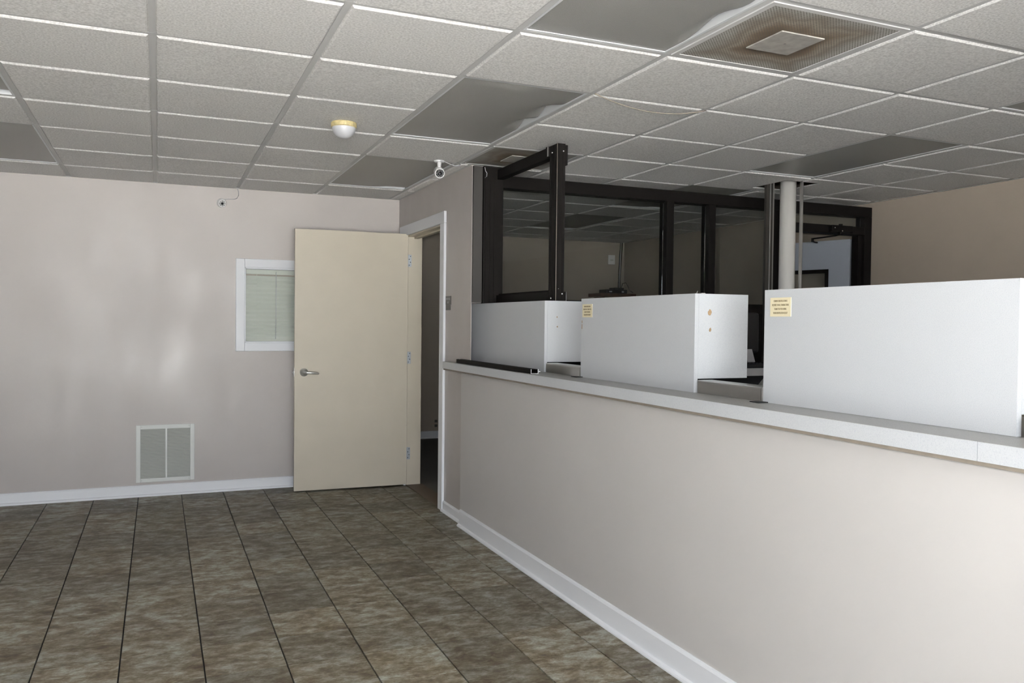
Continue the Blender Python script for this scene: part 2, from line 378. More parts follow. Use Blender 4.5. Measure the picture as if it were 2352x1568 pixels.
for d in ((XL, XW, YB-.020, YB), (XW-.020, XW, 1.80, YB), (XW2, XW2+.020, 1.80, YN), (XR-.020, XR, GY[0], YN), (XW2, XR, YN-.020, YN)):
    bx('wall_angle', 'grid', ceil, *d, H+.0005, H+.0035)
# ------------------------------------------------------------------ structure: walls
ZW = H-.006
wb = bx('wall_back', 'wall', None, XL-.1, XW+.05, YB, YB+.11, 0, ZW); bm = None
tag(wb, 'greige painted wall at the far end of the lobby', 'wall', kind='structure')
# window opening in the back wall: rebuild as pieces round the opening
bpy.data.objects.remove(wb)
WX0, WX1, WZ0, WZ1 = 1.262, 2.05, 1.182, 1.786
wb = thing('wall_back', 'greige painted wall with patchy sheen behind the open door', 'wall', kind='structure')
bm = bmesh.new()
def wall_with_hole(bm, x0, x1, y0, y1, z0, z1, a0, a1, b0, b1):
    box(bm, x0, a0, y0, y1, z0, z1); box(bm, a1, x1, y0, y1, z0, z1); box(bm, a0, a1, y0, y1, z0, b0); box(bm, a0, a1, y0, y1, b1, z1)
wall_with_hole(bm, XL-.1, XW, YB, YB+.11, 0, H+.42, WX0, WX1, WZ0, WZ1)
bmesh.ops.remove_doubles(bm, verts=bm.verts, dist=1e-5)
link('painted_face', bm, 'wall', wb)
wr = thing('wall_right', 'short greige wall with the doorway beside the counter', 'wall', kind='structure')
DY0, DY1, DZ = 2.405, 3.305, 2.078         # clear doorway
bm = bmesh.new()
ZH = H+.0003
box(bm, XW, XW2, DY1, YB+.11, 0, ZH); box(bm, XW, XW2, DY0, DY1, DZ, ZH); box(bm, XW, XW2, 2.06, DY0, 0, ZH)
box(bm, XW, XW2, 1.82, 2.06, 1.4945, ZH); box(bm, XW, XW2, 1.795, 1.82, 1.4945, ZW); pr = [(XW, 1.795), (XW+.003, 1.795), (2.606, 2.045), (2.606, 2.06), (XW, 2.06)]; extrude_profile(bm, pr, 'Z', 0, 1.4945)
bmesh.ops.remove_doubles(bm, verts=bm.verts, dist=1e-5)
link('painted_face', bm, 'wall', wr)
wc = thing('wall_counter', 'long greige half wall under the grey counter', 'wall', kind='structure')
bm = bmesh.new(); box(bm, XC, 2.64, FY+.02, 1.79, 0, ZB-.012); box(bm, XC, XW-.0005, 1.79, 1.877, 0, ZB-.012); bmesh.ops.remove_doubles(bm, verts=bm.verts, dist=1e-5)
link('painted_face', bm, 'wall_counter', wc)
we = bx('wall_east', 'wall_tan', None, XR, XR+.1, FY, YN+.1, 0, H+.42); tag(we, 'tan painted wall at far right behind the counter', 'wall', kind='structure')
wn = bx('wall_north', 'wall_tan', None, XW2, XR, YN, YN+.1, 0, H+.42); tag(wn, 'tan painted wall closing the dim rear office', 'wall', kind='structure')
wl = bx('wall_left', 'wall', None, XL-.1, XL, FY, YB, 0, H+.42); tag(wl, 'greige lobby wall outside the left of the picture', 'wall', kind='structure')
wwest = bx('wall_west', 'wall_tan', None, XW-.02, XW2, YB+.112, YN+.1, 0, H+.42); tag(wwest, 'tan wall of the rear office beyond the doorway', 'wall', kind='structure')
wf = thing('wall_front', 'shop front wall with wide window behind the camera', 'wall', kind='structure')
bm = bmesh.new(); x0, x1, z0, z1 = WIN[0]
wall_with_hole(bm, XL-.1, 3.2, FY-.12, FY, 0, H+.42, x0, x1, z0, z1); wall_with_hole(bm, 3.2, XR+.1, FY-.12, FY, 0, H+.42, *WIN[1]); link('painted_face', bm, 'wall', wf)
bm = bmesh.new()
for x in (x0+.03, x0+1.05, x0+2.1, x1-.03): box(bm, x-.03, x+.03, FY-.11, FY-.01, z0, z1)
link('window_mullion', bm, 'bronze', wf)
bx('pavement', 'outside', floor, -30, 30, -40, FY-.3, -.3, -.15)
# room behind the lobby window (only its closed blind shows)
nb = bx('wall_behind', 'wall_tan', None, .9, 2.4, YB+.75, YB+.8, .5, 2.3); tag(nb, 'tan wall behind the window blind', 'wall', kind='structure')

# ------------------------------------------------------------------ baseboards and casing
def baseboard(name, label, axis, a, b, face, sgn, h=.088, t=.013):
    # profile: board with a rounded top and a quarter round at the floor; sgn = direction into the room
    p = [(0, 0), (t+.015, 0), (t+.015, .006), (t+.011, .014), (t, .018), (t, h-.012), (t-.004, h-.003), (t-.009, h), (0, h)]
    pr = [(face + sgn*q[0], q[1]) for q in p]
    bm = bmesh.new(); extrude_profile(bm, pr, axis, a, b); o = link(name, bm, 'white', None); return tag(o, label, 'baseboard', kind='structure')
baseboard('baseboard_back', 'white baseboard along the far lobby wall', 'X', XL, XW, YB, -1)
baseboard('baseboard_counter', 'long white baseboard along the half wall under the counter', 'Y', FY+.02, 1.862, XC, -1, h=.112)
baseboard('baseboard_right', 'short white baseboard between door casing and counter wall', 'Y', 1.89, 2.318, XW, -1, h=.075)
baseboard('baseboard_north', 'white baseboard seen through the doorway', 'X', XW2+.03, XR, YN, -1)
tr1 = thing('trim_1', 'white casing and cream jamb around the doorway', 'trim', kind='structure')
bx('side_casing', 'white', tr1, XW-.019, XW, 2.318, DY0+.005, 0, 2.078, bevel=.003)
bx('side_casing', 'white', tr1, XW-.019, XW, DY1+.012, 3.505, 0, 2.078, bevel=.003)
bx('head_casing', 'white', tr1, XW-.019, XW, 2.318, 3.505, 2.079, 2.163, bevel=.003)
bx('side_jamb', 'cream', tr1, XW-.002, XW2+.012, DY1-.0115, DY1-.0005, .004, DZ-.0005)
bx('side_jamb', 'cream', tr1, XW-.002, XW2+.012, DY0+.0005, DY0+.0115, .004, DZ-.0005)
bx('head_jamb', 'cream', tr1, XW-.002, XW2+.012, DY0+.012, DY1-.012, DZ-.012, DZ-.0005)
bx('door_stop', 'cream', tr1, XW+.05, XW+.085, DY0+.012, DY1-.012, DZ-.026, DZ-.0125)

# window with blind in the back wall
w1 = thing('window_1', 'small interior window with white frame beside the open door', 'window', kind='structure')
FW = .068
for nm, d in (('frame_stile', (WX0-FW, WX0, WZ0-FW, WZ1+FW)), ('frame_stile', (WX1, WX1+FW, WZ0-FW, WZ1+FW)), ('frame_rail', (WX0, WX1, WZ1, WZ1+FW)), ('frame_rail', (WX0, WX1, WZ0-FW, WZ0))):
    bx(nm, 'white', w1, d[0], d[1], YB-.017, YB, d[2], d[3], bevel=.004)
bm = bmesh.new()
box(bm, WX0, WX0+.01, YB, YB+.1, WZ0, WZ1); box(bm, WX1-.01, WX1, YB, YB+.1, WZ0, WZ1); box(bm, WX0, WX1, YB, YB+.1, WZ0, WZ0+.01); box(bm, WX0, WX1, YB, YB+.1, WZ1-.01, WZ1)
link('window_reveal', bm, 'white', w1)
bx('pane', 'glass', w1, WX0+.01, WX1-.01, YB+.018, YB+.022, WZ0+.01, WZ1-.01)
bl = thing('window_blind', 'closed pale horizontal slat blind behind the small window', 'blind')
bx('head_rail', 'blind', bl, WX0+.015, WX1-.015, YB+.045, YB+.07, WZ1-.05, WZ1-.014, bevel=.002)
sm = None; nsl = 14; zt = WZ1-.064; zb = WZ0+.028
for k in range(nsl):
    z = zt - (k+.5)*(zt-zb)/nsl; hgt = (zt-zb)/nsl*.53
    if sm is None:
        bm = bmesh.new(); prof = [(-.006, hgt), (.002, 0), (-.004, -hgt), (-.0055, -hgt), (0, 0), (-.0075, hgt)]
        extrude_profile(bm, prof, 'X', WX0+.016, WX1-.016); o = link('slat', bm, 'blind', bl); sm = o.data
    else:
        o = bpy.data.objects.new('slat', sm); COL.objects.link(o); o.parent = bl
    o.location = (0, YB+.058, z)
bx('bottom_rail', 'blind', bl, WX0+.016, WX1-.016, YB+.046, YB+.066, WZ0+.012, WZ0+.026, bevel=.002)
bm = bmesh.new(); tube(bm, [(1.511, YB+.040, WZ1-.03), (1.511, YB+.034, WZ1-.3), (1.508, YB+.034, WZ0+.03)], .0032, 8); link('tilt_wand', bm, 'whiteplastic', bl, smooth=True)
for x in (1.36, 1.68):
    bm = bmesh.new(); tube(bm, [(x, YB+.044, WZ1-.05), (x, YB+.044, WZ0+.02)], .0012, 5); link('ladder_cord', bm, 'blind', bl)
rebase(bl, ((WX0+WX1)/2, YB+.055, WZ0+.012))

# ------------------------------------------------------------------ cream flush door, standing open parallel to the back wall
hx_, hy_ = 2.520, 3.292
dang = math.atan2(3.336-3.305, 1.608-2.518)      # direction hinge -> free edge
d1 = thing('door_1', 'cream flush door standing open against the far wall', 'door', kind='structure', loc=(hx_, hy_, 0), rz=dang)
DW = .905
# local: x from hinge to free edge, local y: after the ~178 deg turn +y faces the camera
bx('door_leaf', 'cream', d1, -.005, DW, -.040, .004, .012, 2.088, bevel=.002)
def hinge(z):
    bm = bmesh.new(); box(bm, -.034, -.004, .003, .0062, z-.05, z+.05); hb = link('hinge', bm, 'hinge', d1, bevel=.001)
    bm = bmesh.new()
    for k, (dx, dz) in enumerate(((-.024, .036), (-.014, .012), (-.024, -.012), (-.014, -.036))):
        lathe(bm, [(0, .0), (.0035, .0), (.0035, .0012), (0, .0012)], 8) if False else None
        m_ = Matrix.Translation((dx, .0062, z+dz)) @ Matrix.Rotation(-PI/2, 4, 'X')
        b2 = bmesh.new(); lathe(b2, [(0, 0), (.0036, 0), (.0030, .0008), (0, .0008)], 8, m_)
        t = bpy.data.meshes.new('t'); b2.to_mesh(t); b2.free(); bm.from_mesh(t); bpy.data.meshes.remove(t)
    sc_ = link('hinge_screw', bm, 'black', hb)
    return hb
# in world the hinge leaves lie on the jamb face just right of the door edge
for z in (1.868, 1.066, .272): hinge(z)
lv = thing('lever', '', ''); del lv['label'], lv['category']; lv.name = 'lever_handle'; lv.parent = d1; lv.location = (DW-.073, .004, .955)
bm = bmesh.new(); lathe(bm, [(0, 0), (.033, 0), (.033, .004), (.028, .010), (.016, .013), (.013, .018), (.012, .045), (0, .045)], 24, Matrix.Rotation(-PI/2, 4, 'X')); link('rose', bm, 'chrome', lv, smooth=True)
bm = bmesh.new(); tube(bm, [(.004, .040, 0), (-.02, .046, -.001), (-.06, .046, -.004), (-.105, .043, -.008), (-.112, .042, -.009)], [.0085, .011, .010, .009, .005], 12); link('lever', bm, 'chrome', lv, smooth=True)
bx('latch_plate', 'chrome', d1, DW-.0005, DW+.0012, -.03, -.006, .92, .99)
bx('latch_bolt', 'black', d1, DW+.001, DW+.011, -.024, -.012, .945, .965)

# ------------------------------------------------------------------ return grille low on the back wall
vg = thing('return_grille', 'white louvred return-air grille low on the far wall', 'vent')
VX0, VX1, VZ0, VZ1 = .472, .890, .108, .549; VF = .031; VM = (VX0+VX1)/2+.005
for nm, d in (('grille_stile', (VX0, VX0+VF, VZ0, VZ1)), ('grille_stile', (VX1-VF, VX1, VZ0, VZ1)), ('grille_rail', (VX0+VF, VX1-VF, VZ1-VF, VZ1)), ('grille_rail', (VX0+VF, VX1-VF, VZ0, VZ0+VF))):
    bx(nm, 'vent', vg, d[0], d[1], YB-.011, YB-.001, d[2], d[3], bevel=.002)
bx('mullion', 'vent', vg, VM-.006, VM+.006, YB-.010, YB-.001, VZ0+VF, VZ1-VF)
bx('backing', 'vent_dark', vg, VX0+VF, VX1-VF, YB-.0016, YB-.0006, VZ0+VF, VZ1-VF)
bm = bmesh.new(); n = 34
for k in range(n):
    z = VZ0+VF + (k+.5)*(VZ1-VZ0-2*VF)/n
    v = [bm.verts.new(p) for p in ((VX0+VF, YB-.009, z-.0035), (VX1-VF, YB-.009, z-.0035), (VX1-VF, YB-.002, z+.0052), (VX0+VF, YB-.002, z+.0052))]; bm.faces.new(v)
lo = link('louvres', bm, 'vent_slat', vg); lo['kind'] = 'stuff'
for x in (VX0+.04, VX1-.04):
    for z in (VZ0+.014, VZ1-.014): bm = bmesh.new(); tube(bm, [(x, YB-.0105, z), (x, YB-.0125, z)], .004, 8); link('screw', bm, 'vent_slat', vg)
rebase(vg, ((VX0+VX1)/2, YB, VZ0))

# ------------------------------------------------------------------ ceiling lights (unlit troffers with warped lenses)
def troffer(ci, j, label, warp):
    x0, x1, y0, y1 = GX[ci]+.013, GX[ci+1]-.013, GY[jy(j)]+.012, GY[jy(j)+2]-.012
    t = thing('ceiling_light', label, 'ceiling light', group='unlit ceiling lights')
    bm = bmesh.new()          # housing: four sides and a top, open below
    for d in ((x0-.004, x0, y0, y1), (x1, x1+.004, y0, y1), (x0, x1, y0-.004, y0), (x0, x1, y1, y1+.004)): box(bm, *d, H+.0072, H+.085)
    box(bm, x0, x1, y0, y1, H+.085, H+.089); link('housing', bm, 'housing', t)
    bm = bmesh.new()
    for d in ((x0-.006, x0-.0045, y0-.006, y1+.006), (x1+.0045, x1+.006, y0-.006, y1+.006), (x0-.0045, x1+.0045, y0-.006, y0-.0045), (x0-.0045, x1+.0045, y1+.0045, y1+.006)): box(bm, *d, H+.0075, H+.09)
    link('shade_shell', bm, 'deck', t)  # dark sheets added round the housing as plenum shade, so the column hole shows black
    bm = bmesh.new()
    for d in ((x0, x0+.010, y0, y1), (x1-.010, x1, y0, y1), (x0+.010, x1-.010, y0, y0+.010), (x0+.010, x1-.010, y1-.010, y1)): box(bm, *d, H+.004, H+.0075)
    link('frame', bm, 'housing', t)
    bm = bmesh.new(); NX, NY = 18, 36; P = []
    for a in range(NX+1):
        row = []
        for b in range(NY+1):
            u, v = a/NX, b/NY; x = x0+.006+u*(x1-x0-.012); y = y0+.006+v*(y1-y0-.012)
            z = H+.0085
            for (uu, vv, amp, su, sv) in warp: z += amp*math.exp(-((u-uu)/su)**2-((v-vv)/sv)**2)
            z -= .010*math.sin(PI*u)*math.sin(PI*v)
            row.append(bm.verts.new((x, y, z)))
        P.append(row)
    for a in range(NX):
        for b in range(NY): bm.faces.new((P[a][b], P[a+1][b], P[a+1][b+1], P[a][b+1]))
    lens = link('lens', bm, 'lens', t, smooth=True)
    rebase(t, ((x0+x1)/2, (y0+y1)/2, H))
warpA = [(1, .30, .045, .10, .06), (1, .12, .035, .08, .04), (1, .62, .04, .10, .08), (.35, 1, .03, .25, .05), (.75, 1, .02, .12, .04)]
warpB = [(1, .25, .045, .09, .10), (1, .52, .035, .08, .06), (.35, 1, .02, .3, .03)]
warpC = [(.9, 1, .02, .2, .04)]
troffer(cD, -3, 'large dark unlit light panel at the top edge, with a buckled lens', [(1, .45, .03, .08, .10), (1, .72, .03, .07, .10), (.3, 0, .03, .25, .04), (.55, 0, .03, .15, .04)])
troffer(cD, 0, 'unlit light panel with a buckled lens between ceiling dome and stained grille', [(1, .33, .05, .10, .08), (1, .56, .045, .10, .07), (.3, 0, .02, .3, .03)])
troffer(cD, 3, 'unlit light panel beside the ceiling camera, nearest the far wall', warpC)
troffer(cA, 0, 'sliver of an unlit light panel at the left edge of the ceiling, higher one', warpC)
troffer(cA, 3, 'unlit light panel at the left edge of the ceiling just above the far wall', [(.9, 0, .03, .15, .05)])
troffer(cH, -3, 'unlit light panel cut by the right edge of the picture', warpC)
troffer(cH, 0, 'long dark unlit light panel just in front of the white column', [(0, 0, .0, 1, 1)])
troffer(cH, 3, 'dark unlit light panel half hidden by the black partition head rail', warpC)
troffer(cH, 6, 'dark unlit light panel seen through the partition glass', warpC)

def grille(ci, j, label):
    x0, x1, y0, y1 = GX[ci]+.013, GX[ci+1]-.013, GY[jy(j)]+.012, GY[jy(j)+1]-.012; cx, cy_ = (x0+x1)/2, (y0+y1)/2
    t = thing('ceiling_vent', label, 'vent', group='stained ceiling air grilles', loc=(cx, cy_, H))
    bm = bmesh.new(); hx, hy = (x1-x0)/2, (y1-y0)/2
    for d in ((-hx, -hx+.022, -hy, hy), (hx-.022, hx, -hy, hy), (-hx+.022, hx-.022, -hy, -hy+.022), (-hx+.022, hx-.022, hy-.022, hy)): box(bm, *d, 0, .008)
    link('frame', bm, 'grid', t)
    bm = bmesh.new(); box(bm, -hx+.02, hx-.02, -hy+.02, hy-.02, .002, .006); link('perforated_sheet', bm, 'grille', t)
    bm = bmesh.new(); box(bm, -.098, .098, -.098, .098, -.003, .0022); link('centre_plate', bm, 'grille_plate', t, bevel=.002)
    bm = bmesh.new(); lathe(bm, [(0, -.0045), (.004, -.0045), (.005, -.003), (0, -.003)], 10); link('screw', bm, 'screw', t)
    return t
grille(cE, -2, 'square perforated ceiling grille with brown dust stains, the large near one')
grille(cE, 2, 'square stained ceiling grille above the black frame, farther one')

# ------------------------------------------------------------------ ceiling dome, cameras, sagging wire
cdm = thing('ceiling_dome', 'small white dome with a yellowed base on the ceiling', 'ceiling dome', loc=(1.52, 1.013, H-.005))
bm = bmesh.new(); lathe(bm, [(0, 0), (.064, 0), (.066, -.004), (.066, -.022), (.062, -.026), (0, -.026)], 32); link('base_ring', bm, 'yellowed', cdm, smooth=False)
bm = bmesh.new(); lathe(bm, [(.061, -.024)] + [(.061*math.cos(t), -.024-.058*math.sin(t)) for t in [PI/2*k/10 for k in range(1, 10)]] + [(0, -.082)], 32); link('dome', bm, mat('frosted_dome_plastic', (.56, .57, .60), .3), cdm, smooth=True)
for k in range(12):
    bm = bmesh.new(); a = 2*PI*k/12; b2 = Vector((.066*math.cos(a), .066*math.sin(a), 0)); tube(bm, [b2+Vector((0, 0, -.004)), b2+Vector((0, 0, -.020))], .0016, 5)
    link('base_rib', bm, 'yellowed', cdm)

def bullet(label, loc, aim, cable, drop=.05, s=1.0):
    t = thing('security_camera', label, 'camera', group='white bullet cameras', loc=loc)
    bm = bmesh.new(); lathe(bm, [(0, 0), (.033*s, 0), (.034*s, -.004*s), (.030*s, -.012*s), (0, -.012*s)], 24); link('mount_plate', bm, 'whiteplastic', t, smooth=True)
    bm = bmesh.new(); tube(bm, [(0, 0, -.010*s), (0, 0, -drop*s)], [.014*s, .011*s], 14); link('mount_arm', bm, 'whiteplastic', t, smooth=True)
    d = Vector(aim).normalized(); p = Vector((0, 0, -(drop+.026)*s))
    rot = d.to_track_quat('Z', 'Y').to_matrix().to_4x4()
    T = Matrix.Translation(p) @ rot
    bm = bmesh.new(); lathe(bm, [(0, -.085*s), (.020*s, -.085*s), (.029*s, -.075*s), (.032*s, -.05*s), (.033*s, .040*s), (.031*s, .046*s), (.026*s, .046*s), (.025*s, .040*s), (0, .040*s)], 26, T); link('body', bm, 'whiteplastic', t, smooth=True)
    bm = bmesh.new(); lathe(bm, [(0, .0405*s), (.0252*s, .0405*s), (.0252*s, .043*s), (0, .043*s)], 24, T); fc = link('face', bm, 'lens_black', t)
    bm = bmesh.new(); lathe(bm, [(.010*s, .0432*s), (.0105*s, .046*s), (.0085*s, .046*s), (.007*s, .044*s), (0, .0455*s)], 16, T); link('lens', bm, 'lens_black', fc, smooth=True)
    bm = bmesh.new()
    for k in range(12):
        a = 2*PI*k/12
        b2 = bmesh.new(); lathe(b2, [(0, .0431*s), (.0026*s, .0431*s), (.002*s, .0445*s), (0, .0448*s)], 8, T @ Matrix.Translation((.0185*s*math.cos(a), .0185*s*math.sin(a), 0)))
        q = bpy.data.meshes.new('t'); b2.to_mesh(q); b2.free(); bm.from_mesh(q); bpy.data.meshes.remove(q)
    link('infrared_leds', bm, 'silver_ink', fc)['kind'] = 'stuff'
    if cable:
        bm = bmesh.new(); tube(bm, cable, .0028, 7); link('cable', bm, 'cablew', t, smooth=True)
    return t
bullet('white bullet camera on the ceiling above the doorway wall', (2.285, 1.75, H-.005), (-.22, -1, -.33),
       [(.03, -.01, -.006), (.06, -.03, -.022), (.09, -.05, -.035), (.125, -.045, -.030), (.135, -.02, -.014), (.12, .0, .0)])
bullet('white bullet camera in the dim rear office, seen through the glass', (6.085, 4.78, H-.005), (-.8, -.6, -.35), None, .04)
dc = thing('wall_camera', 'small round white camera high on the far wall', 'camera', loc=(1.086, YB, 2.285))
bm = bmesh.new(); lathe(bm, [(0, 0), (.036, 0), (.037, .006), (.034, .016), (.020, .02), (0, .02)], 26, Matrix.Rotation(PI/2, 4, 'X')); link('mount_plate', bm, 'whiteplastic', dc, smooth=True)
T = Matrix.Translation((.003, -.038, -.008)) @ Vector((-.08, -1, -.18)).normalized().to_track_quat('Z', 'Y').to_matrix().to_4x4()
bm = bmesh.new(); lathe(bm, [(0, -.03), (.018, -.026), (.028, -.010), (.031, .008), (.031, .014), (.026, .016), (.025, .012), (0, .012)], 26, T); link('body', bm, 'whiteplastic', dc, smooth=True)
bm = bmesh.new(); lathe(bm, [(0, .0125), (.025, .0125), (.025, .0145), (0, .0145)], 24, T); f_ = link('face', bm, 'silver_ink', dc)
bm = bmesh.new(); lathe(bm, [(0, .014), (.011, .014), (.010, .019), (0, .021)], 18, T); link('lens', bm, 'lens_black', f_, smooth=True)
bm = bmesh.new()
for k in range(8):
    a = 2*PI*k/8; b2 = bmesh.new(); lathe(b2, [(0, .0144), (.0032, .0144), (.0025, .016), (0, .0165)], 8, T @ Matrix.Translation((.018*math.cos(a), .018*math.sin(a), 0)))
    q = bpy.data.meshes.new('t'); b2.to_mesh(q); b2.free(); bm.from_mesh(q); bpy.data.meshes.remove(q)
link('infrared_leds', bm, 'lens_black', f_)['kind'] = 'stuff'
bm = bmesh.new(); tube(bm, [(.02, -.006, .028), (.05, -.004, .032), (.09, -.004, .034), (.115, -.004, .045), (.128, -.004, .07), (.128, -.004, .095), (.118, -.004, .118)], .0026, 7); link('cable', bm, 'cablew', dc, smooth=True)
bm = bmesh.new(); A = Vector((2.434, -.037, H-.006)); B = Vector((3.057, -.009, H-.006)); pts = []
for k in range(25):
    t = k/24; p = A.lerp(B, t); p.z -= .060*4*t*(1-t)*.75; pts.append(p)
tube(bm, pts, .0026, 6); o = link('hanging_wire', bm, 'cable', None, smooth=True, origin=tuple(A)); tag(o, 'thin brown wire sagging below the ceiling tiles', 'wire')

# ------------------------------------------------------------------ counter
ct = thing('counter', 'long grey laminate counter top along the half wall', 'counter')
YE = FY+.03
bm = bmesh.new(); box(bm, XF+.001, 3.10, YE, 1.79, ZB, ZT); box(bm, XF+.001, XW-.001, 1.79, 2.137, ZB, ZT); bmesh.ops.remove_doubles(bm, verts=bm.verts, dist=1e-5)
link('countertop', bm, 'top', ct)
seam = -1.946
bx('edge_strip', 'laminate', ct, XF-.001, XF+.001, seam+.0008, 2.138, ZB-.001, ZT-.0008)
bx('edge_strip', 'laminate', ct, XF-.001, XF+.001, YE, seam-.0008, ZB-.001, ZT-.0008)
bx('end_strip', 'laminate', ct, XF-.001, XW-.002, 2.137, 2.1385, ZB-.001, ZT-.0008)
bx('substrate', 'ply', ct, XF+.003, XC+.01, YE, 1.875, ZB-.011, ZB-.0005)
bx('substrate', 'ply', ct, XF+.003, XW-.002, 1.8755, 2.13, ZB-.011, ZB-.0005)
rebase(ct, (2.75, 0, ZT))

# teller screens
def screen(y_near, y_far, label, depth, chips, plaque_y, extra=None):
    t = thing('teller_screen', label, 'screen', group='grey laminate screens on the counter', loc=(XP, (y_near+y_far)/2, ZT))
    m_ = (y_near+y_far)/2; a, b = y_near-m_, y_far-m_; h = ZP-ZT; z0 = .056
    bx('front_panel', 'laminate', t, 0, .018, a, b, .0005, h)
    bx('side_panel', 'laminate', t, .0185, depth, a, a+.018, z0, h)
    bx('side_panel', 'laminate', t, .0185, depth, b-.018, b, z0, h)
    bx('top_panel', 'laminate', t, .0185, depth, a+.0185, b-.0185, h-.018, h)
    for (x, z, rx, rz_) in chips:
        bm = bmesh.new(); n = 11; ring = []
        for k in range(n):
            q = 2*PI*k/n; f = random.uniform(.7, 1.15); ring.append(bm.verts.new((x+rx*f*math.cos(q), a-.0007, z+rz_*f*math.sin(q))))
        bm.faces.new(ring); r = bmesh.ops.extrude_face_region(bm, geom=bm.faces[:]); bmesh.ops.translate(bm, verts=[v for v in r['geom'] if isinstance(v, bmesh.types.BMVert)], vec=(0, .0006, 0))
        link('chipped_hole', bm, 'wood_chip', t)
    if plaque_y is not None:
        p0, p1 = plaque_y; p0 -= m_; p1 -= m_
        pl = bx('plaque', 'plaque', t, -.0022, -.0002, p0, p1, .306, .372, bevel=.0006); pl['label'] = 'cream plaque with engraved lettering'
        mt = Matrix.Translation((-.0024, (p0+p1)/2, .339)) @ Matrix(((0, 0, -1, 0), (-1, 0, 0, 0), (0, 1, 0, 0), (0, 0, 0, 1)))
        text('lettering', 'CURRENT IDENTIFICATION IS\nREQUIRED ON ALL TRANSACTIONS\nTHANK YOU FOR HAVING\nYOUR IDENTIFICATION READY', 'ink', pl, .0098, mt, .52, .0003, 1.42)
    if extra: extra(t, a, b, h)
    return t
def p2_extra(t, a, b, h):
    bm = bmesh.new(); box(bm, .045, .065, a+.02, a+.034, h+.0002, h+.004); link('metal_clip', bm, 'conduit', t, bevel=.001)
    bm = bmesh.new(); tube(bm, [(.030, a+.03, h), (.030, a+.03, h+.007), (.033, a+.028, h+.012)], .0009, 6); link('bent_nail', bm, 'conduit', t)
    for z, q in ((.285, .008), (.262, .015)):
        bx('edge_chip', 'wood_chip', t, -.0008, .001, b-.012, b-.007, z-q, z+q*.6)
screen(.847, 2.03, 'grey laminate teller screen nearest the doorway, under the black post', .245, [(.078, .309, .0045, .005), (.08, .255, .0045, .005)], None)
screen(-.561, .411, 'middle grey laminate teller screen with two chipped holes in its side', .265, [(.073, .324, .010, .013), (.076, .255, .0065, .009)], (.293, .396), p2_extra)
screen(-1.925, -.977, 'largest grey laminate teller screen, nearest the right edge of the picture', .25, [], (-1.112, -1.008))
# stainless trays in the gaps
def tray(y0, y1, label):
    x0, x1 = XP+.004, 3.06; h = .052
    t = thing('deal_tray', label, 'tray', group='stainless trays between the screens', loc=(x0, (y0+y1)/2, ZT+.0005))
    L = (y1-y0)/2; W = x1-x0
    bm = bmesh.new()
    prof = [(0, 0), (0, h-.008), (.002, h-.003), (.007, h), (.07, h), (.10, h-.03), (.30, h-.03), (.33, h), (W, h), (W, 0)]
    extrude_profile(bm, prof, 'Y', -L, L); link('tray_body', bm, 'steel', t)
    return t
tray(.430, .829, 'stainless steel tray between the doorway screen and the middle screen')
tray(-.959, -.580, 'stainless steel tray between the middle screen and the largest screen')
tray(-2.40, -1.944, 'stainless steel tray at the right edge of the picture')
def pad(y0, y1, label):
    o = bx('rubber_pad', 'rubber', None, 2.575, XP-.001, y0, y1, ZT+.0003, ZT+.0035, origin=(2.6, (y0+y1)/2, ZT)); tag(o, label, 'pad', 'black rubber pads')
pad(.385, .435, 'small black rubber pad under the corner of the middle screen')
pad(-1.005, -.955, 'small black rubber pad under the corner of the largest screen')
# loose aluminium channel on the counter
ch = thing('metal_channel', 'length of dark aluminium channel lying on the counter', 'channel', loc=(2.498, 1.322, ZT+.0005), rz=-.006)
bm = bmesh.new(); L = .615
box(bm, -.022, .022, -L, L, 0, .002); box(bm, -.022, -.0195, -L, L, .002, .024); box(bm, .0195, .022, -L, L, .002, .024); box(bm, -.0195, -.006, -L, L, .022, .024); box(bm, .006, .0195, -L, L, .022, .024)
link('channel_body', bm, 'bronze', ch)
bm = bmesh.new(); e = .0008
box(bm, -.0225, .0225, -L-e, -L, -.0002, .0025); box(bm, -.0225, -.0190, -L-e, -L, .0025, .0245); box(bm, .0190, .0225, -L-e, -L, .0025, .0245); box(bm, .022, .034, -L-e, -L+.012, .010, .013)
link('cut_end', bm, 'alu', ch)

# sign by the doorway
sg = thing('wall_sign', 'small dark grey sign on the wall beside the door casing', 'sign', loc=(XW, 2.25, 1.5))
bx('sign_plate', 'sign', sg, -.006, -.0005, -.055, .055, -.012, .050, bevel=.001); bx('sign_plate', 'sign', sg, -.0045, -.0005, -.045, .055, -.050, -.0125, bevel=.001)
MT = Matrix(((0, 0, -1, 0), (-1, 0, 0, 0), (0, 1, 0, 0), (0, 0, 0, 1)))
text('lettering', 'EMPLOYEES\nONLY', 'silver_ink', sg, .021, Matrix.Translation((-.0065, .0, .016)) @ MT, .78, .0003, 1.2)

